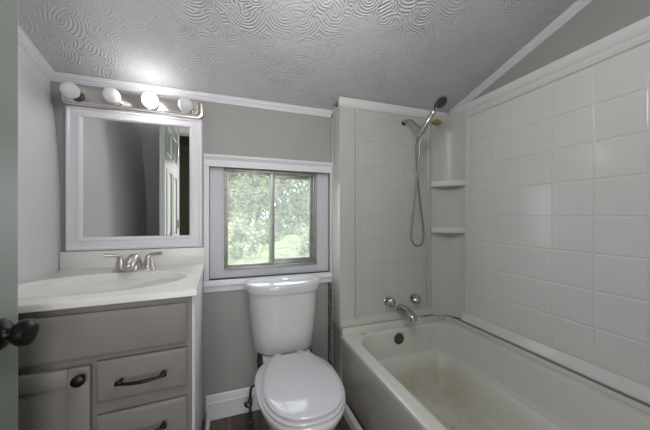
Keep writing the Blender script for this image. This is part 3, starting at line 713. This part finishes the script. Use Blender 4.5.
# the vanity is not quite square to the walls: its front and open side run a little askew
for root in (va, vt):
    for o in root.children_recursive:
        off = root.location
        for v in o.data.vertices:
            X, Y = v.co.x + off.x, v.co.y + off.y; k = (D - Y) / .6
            v.co.x += .028 * k * (X + .758) / .615; v.co.y += .036 * k * (X + .45) / .6

# sink faucet
FXc, FYc = -.417, 1.428
sf = thing('sink_faucet', 'brushed nickel two-lever faucet at the back of the sink', 'faucet', (FXc, FYc, ZT))
bm = new(); loft(bm, [rrect(FXc - a, FXc + a, FYc - b_, FYc + b_, b_ * .9, z) for a, b_, z in ((.080, .032, ZT), (.083, .034, ZT + .004), (.081, .032, ZT + .012), (.072, .024, ZT + .019))]); obj('base_plate', bm, M['nickel'], sf, 50)
for s in (-1, 1):
    hx = FXc + s * .051
    bm = new(); lathe(bm, [(0, 0), (.025, 0), (.023, .010), (.018, .028), (.0145, .042), (.013, .050), (.010, .056), (0, .058)], (hx, FYc, ZT + .014), (s * .08, .05, 1), 20)
    pp = catmull([(hx, FYc, ZT + .060), (hx + s * .012, FYc, ZT + .072), (hx + s * .032, FYc - .004, ZT + .076), (hx + s * .060, FYc - .010, ZT + .077)], 5)
    tube(bm, pp, resamp([(.012), .0085, .0075, .0085], len(pp)), 12)
    obj('lever_handle', bm, M['nickel'], sf, 50)
bm = new(); pp = catmull([(FXc, FYc + .004, ZT + .008), (FXc, FYc, ZT + .038), (FXc, FYc - .014, ZT + .056), (FXc, FYc - .045, ZT + .050), (FXc, FYc - .078, ZT + .036), (FXc, FYc - .088, ZT + .026)], 5)
tube(bm, pp, resamp([.030, .028, .026, .024, .021, .017], len(pp)), 18); lathe(bm, [(0, 0), (.036, 0), (.031, .015), (.020, .045), (0, .05)], (FXc, FYc, ZT + .010), (0, 0, 1), 20); obj('spout', bm, M['nickel'], sf, 50)
bm = new(); tube(bm, [(FXc, FYc + .022, ZT + .01), (FXc, FYc + .022, ZT + .07)], .0028, 8); lathe(bm, [(0, 0), (.005, .002), (.006, .007), (.003, .012), (0, .012)], (FXc, FYc + .022, ZT + .068), (0, 0, 1), 10); obj('lift_rod', bm, M['nickel'], sf)

# ------------------------------------------------------------------ mirror
mi = thing('wall_mirror', 'rectangular wall mirror in a wide white moulded frame above the sink', 'mirror', (-.445, D - .01, .955))
MX0, MX1, MZ0, MZ1 = -.737, -.151, .956, 1.642
bm = new()
def fr(e, y, et=None):
    et = e if et is None else et
    return [V(MX0 + e, y, MZ0 + e), V(MX1 - e, y, MZ0 + e), V(MX1 - e, y, MZ1 - et), V(MX0 + e, y, MZ1 - et)]
k = .78
loft(bm, [fr(0, D - .001), fr(0, D - .018), fr(.004, D - .026), fr(.012, D - .028), fr(.017, D - .022), fr(.030, D - .020), fr(.042, D - .022, .036), fr(.050, D - .026, .042), (fr(.057, D - .024, .046)), fr(.064, D - .012, .050), fr(.064, D - .001, .050)], False, False)
obj('frame', bm, M['frame'], mi, 25)
bm = new(); box(bm, MX0 + .060, MX1 - .060, D - .012, D - .008, MZ0 + .060, MZ1 - .046); obj('mirror_glass', bm, M['mirror'], mi, 0)

# ------------------------------------------------------------------ vanity light
vl = thing('vanity_light', 'brushed nickel vanity light bar with four globe bulbs above mirror', 'light fixture', (-.448, D - .01, 1.65))
bm = new()
LX0, LX1, LZ0, LZ1 = -.752, -.146, 1.643, 1.742
def lr(e, y, c=.02):
    x0, x1, z0, z1 = LX0 + e, LX1 - e, LZ0 + e * .6, LZ1 - e * .6
    return [V(p.x, y, p.y) for p in [Vector((q.x, q.y)) for q in rrect(x0, x1, z0, z1, c, 0, 5)]]
loft(bm, [lr(0, D - .001, .028), lr(0, D - .022, .028), lr(.004, D - .028, .028), lr(.012, D - .030, .026), lr(.016, D - .040, .024), lr(.024, D - .046, .020), lr(.034, D - .047, .016), lr(.05, D - .047, .012)])
obj('light_bar', bm, M['nickel_bar'], vl, 30)
YB = D - .047
for i, x in enumerate((-.676, -.524, -.371, -.219)):
    bm = new(); lathe(bm, [(0, 0), (.024, 0), (.024, .004), (.0205, .007), (.0195, .020), (.018, .024), (0, .024)], (x, YB + .001, 1.677), (0, -1, 0), 24)
    s_ = obj('socket', bm, M['nickel_bar'] if i else M['darkmetal'], vl, 40)
    bm = new(); r_ = .034; yc = .068
    prof = [(0, .022), (.015, .022), (.0165, .034)] + [(r_ * math.sin(a), yc - r_ * math.cos(a)) for a in [math.radians(32 + 148 * k / 14) for k in range(15)]]
    lathe(bm, prof, (x, YB, 1.677), (0, -1, 0), 28)
    obj('bulb', bm, M['lit'] if i == 2 else M['bulb'], vl, 60, label='lit white globe bulb' if i == 2 else None)

# ------------------------------------------------------------------ outside
bm = new(); NG = 60
gv = [[bm.verts.new((-30 + 60 * i / NG, D + .3 + 40 * (j / NG), -.5 + .12 * noise.noise(V(i * .3, j * .3, 0)))) for i in range(NG + 1)] for j in range(NG + 1)]
for j in range(NG):
    for i in range(NG): bm.faces.new((gv[j][i], gv[j][i + 1], gv[j + 1][i + 1], gv[j + 1][i]))
o = obj('lawn', bm, M['lawn'], smooth=0); o['kind'] = 'structure'
random.seed(11)
def leafy(name, c, rad, h, n, size, mt, zlow, label, cat, trunk=True, dy=1.0):
    cx, cy = c; t = thing(name, label, cat, (cx, cy, -.5), 'trees and bushes beyond the lawn')
    bm = new(); cl = [(random.uniform(-.7, .7) * rad, random.uniform(-.6, .6) * rad * dy, random.uniform(zlow + .1 * h, h * .92), random.uniform(.25, .5) * rad) for _ in range(16)]
    for i in range(n):
        q = cl[i % len(cl)]; d = Vector((random.gauss(0, 1), random.gauss(0, 1), random.gauss(0, 1))).normalized() * q[3] * (random.random() ** .4)
        p = V(cx + q[0] + d.x, cy + q[1] + d.y * dy, max(-.5 + q[2] + d.z, -.48)); s = size * random.uniform(.6, 1.3)
        a = Vector((random.gauss(0, 1), random.gauss(0, 1), random.gauss(0, .6))).normalized(); b_ = a.cross(Vector((random.gauss(0, 1), random.gauss(0, 1), random.gauss(0, 1)))).normalized()
        bm.faces.new([bm.verts.new(p - a * s), bm.verts.new(p + b_ * s * .45), bm.verts.new(p + a * s), bm.verts.new(p - b_ * s * .45)])
    me = bpy.data.meshes.new('foliage'); bmesh.ops.translate(bm, verts=bm.verts, vec=-t.location); bm.to_mesh(me); bm.free(); me.materials.append(mt)
    f = bpy.data.objects.new('foliage', me); col.objects.link(f); f.parent = t
    if trunk:
        bm = new(); pts = catmull([(cx, cy, -.5), (cx + .1, cy, h * .3), (cx - .1, cy, h * .6), (cx + .15, cy, h * .85)], 4); tube(bm, pts, resamp([.14, .11, .08, .04], len(pts)), 10)
        for q in cl[:6]: tube(bm, [(cx, cy, h * .35), (cx + q[0] * .5, cy + q[1] * .5, h * .4 + q[2] * .25), (cx + q[0], cy + q[1], q[2] - .5)], [.06, .04, .015], 8)
        obj('trunk', bm, M['bark'], t)
    return t
leafy('leafy_tree', (-1.4, 13), 1.9, 7, 9000, .12, M['leaf'], .6, 'broad green tree at the left of the window view', 'tree')
leafy('leafy_tree', (1.5, 17.5), 2.3, 8, 10000, .13, M['leaf2'], .8, 'pale green tree in the middle of the window view', 'tree')
leafy('leafy_tree', (4.2, 13), 1.9, 7, 9000, .12, M['leaf'], .5, 'dense green tree seen through the right window sash', 'tree')
leafy('leafy_tree', (7.2, 17.5), 2.3, 8, 8000, .14, M['leaf2'], .6, 'pale tree beyond the right edge of the window view', 'tree')
leafy('leafy_tree', (-4.6, 17.5), 2.3, 8, 8000, .14, M['leaf'], .6, 'green tree beyond the left edge of the window view', 'tree')
for x, y, r_, h_, mt_, lb in ((.4, 10.6, .8, 1.5, 'leaf2', 'low pale bush at the left of the window view'), (1.7, 13.4, .9, 1.7, 'leaf', 'low green bush in the middle of the window view'), (3.1, 10.4, .7, 1.4, 'leaf2', 'low pale bush at the right of the window view')):
    leafy('low_bush', (x, y), r_, h_, 3500, .07, M[mt_], 0, lb, 'bush', False)
leafy('hedge', (1.5, 26), 10, 10, 18000, .30, M['leaf2'], 0, 'tall hedge of greenery closing the view behind the trees', 'hedge', False, .3)
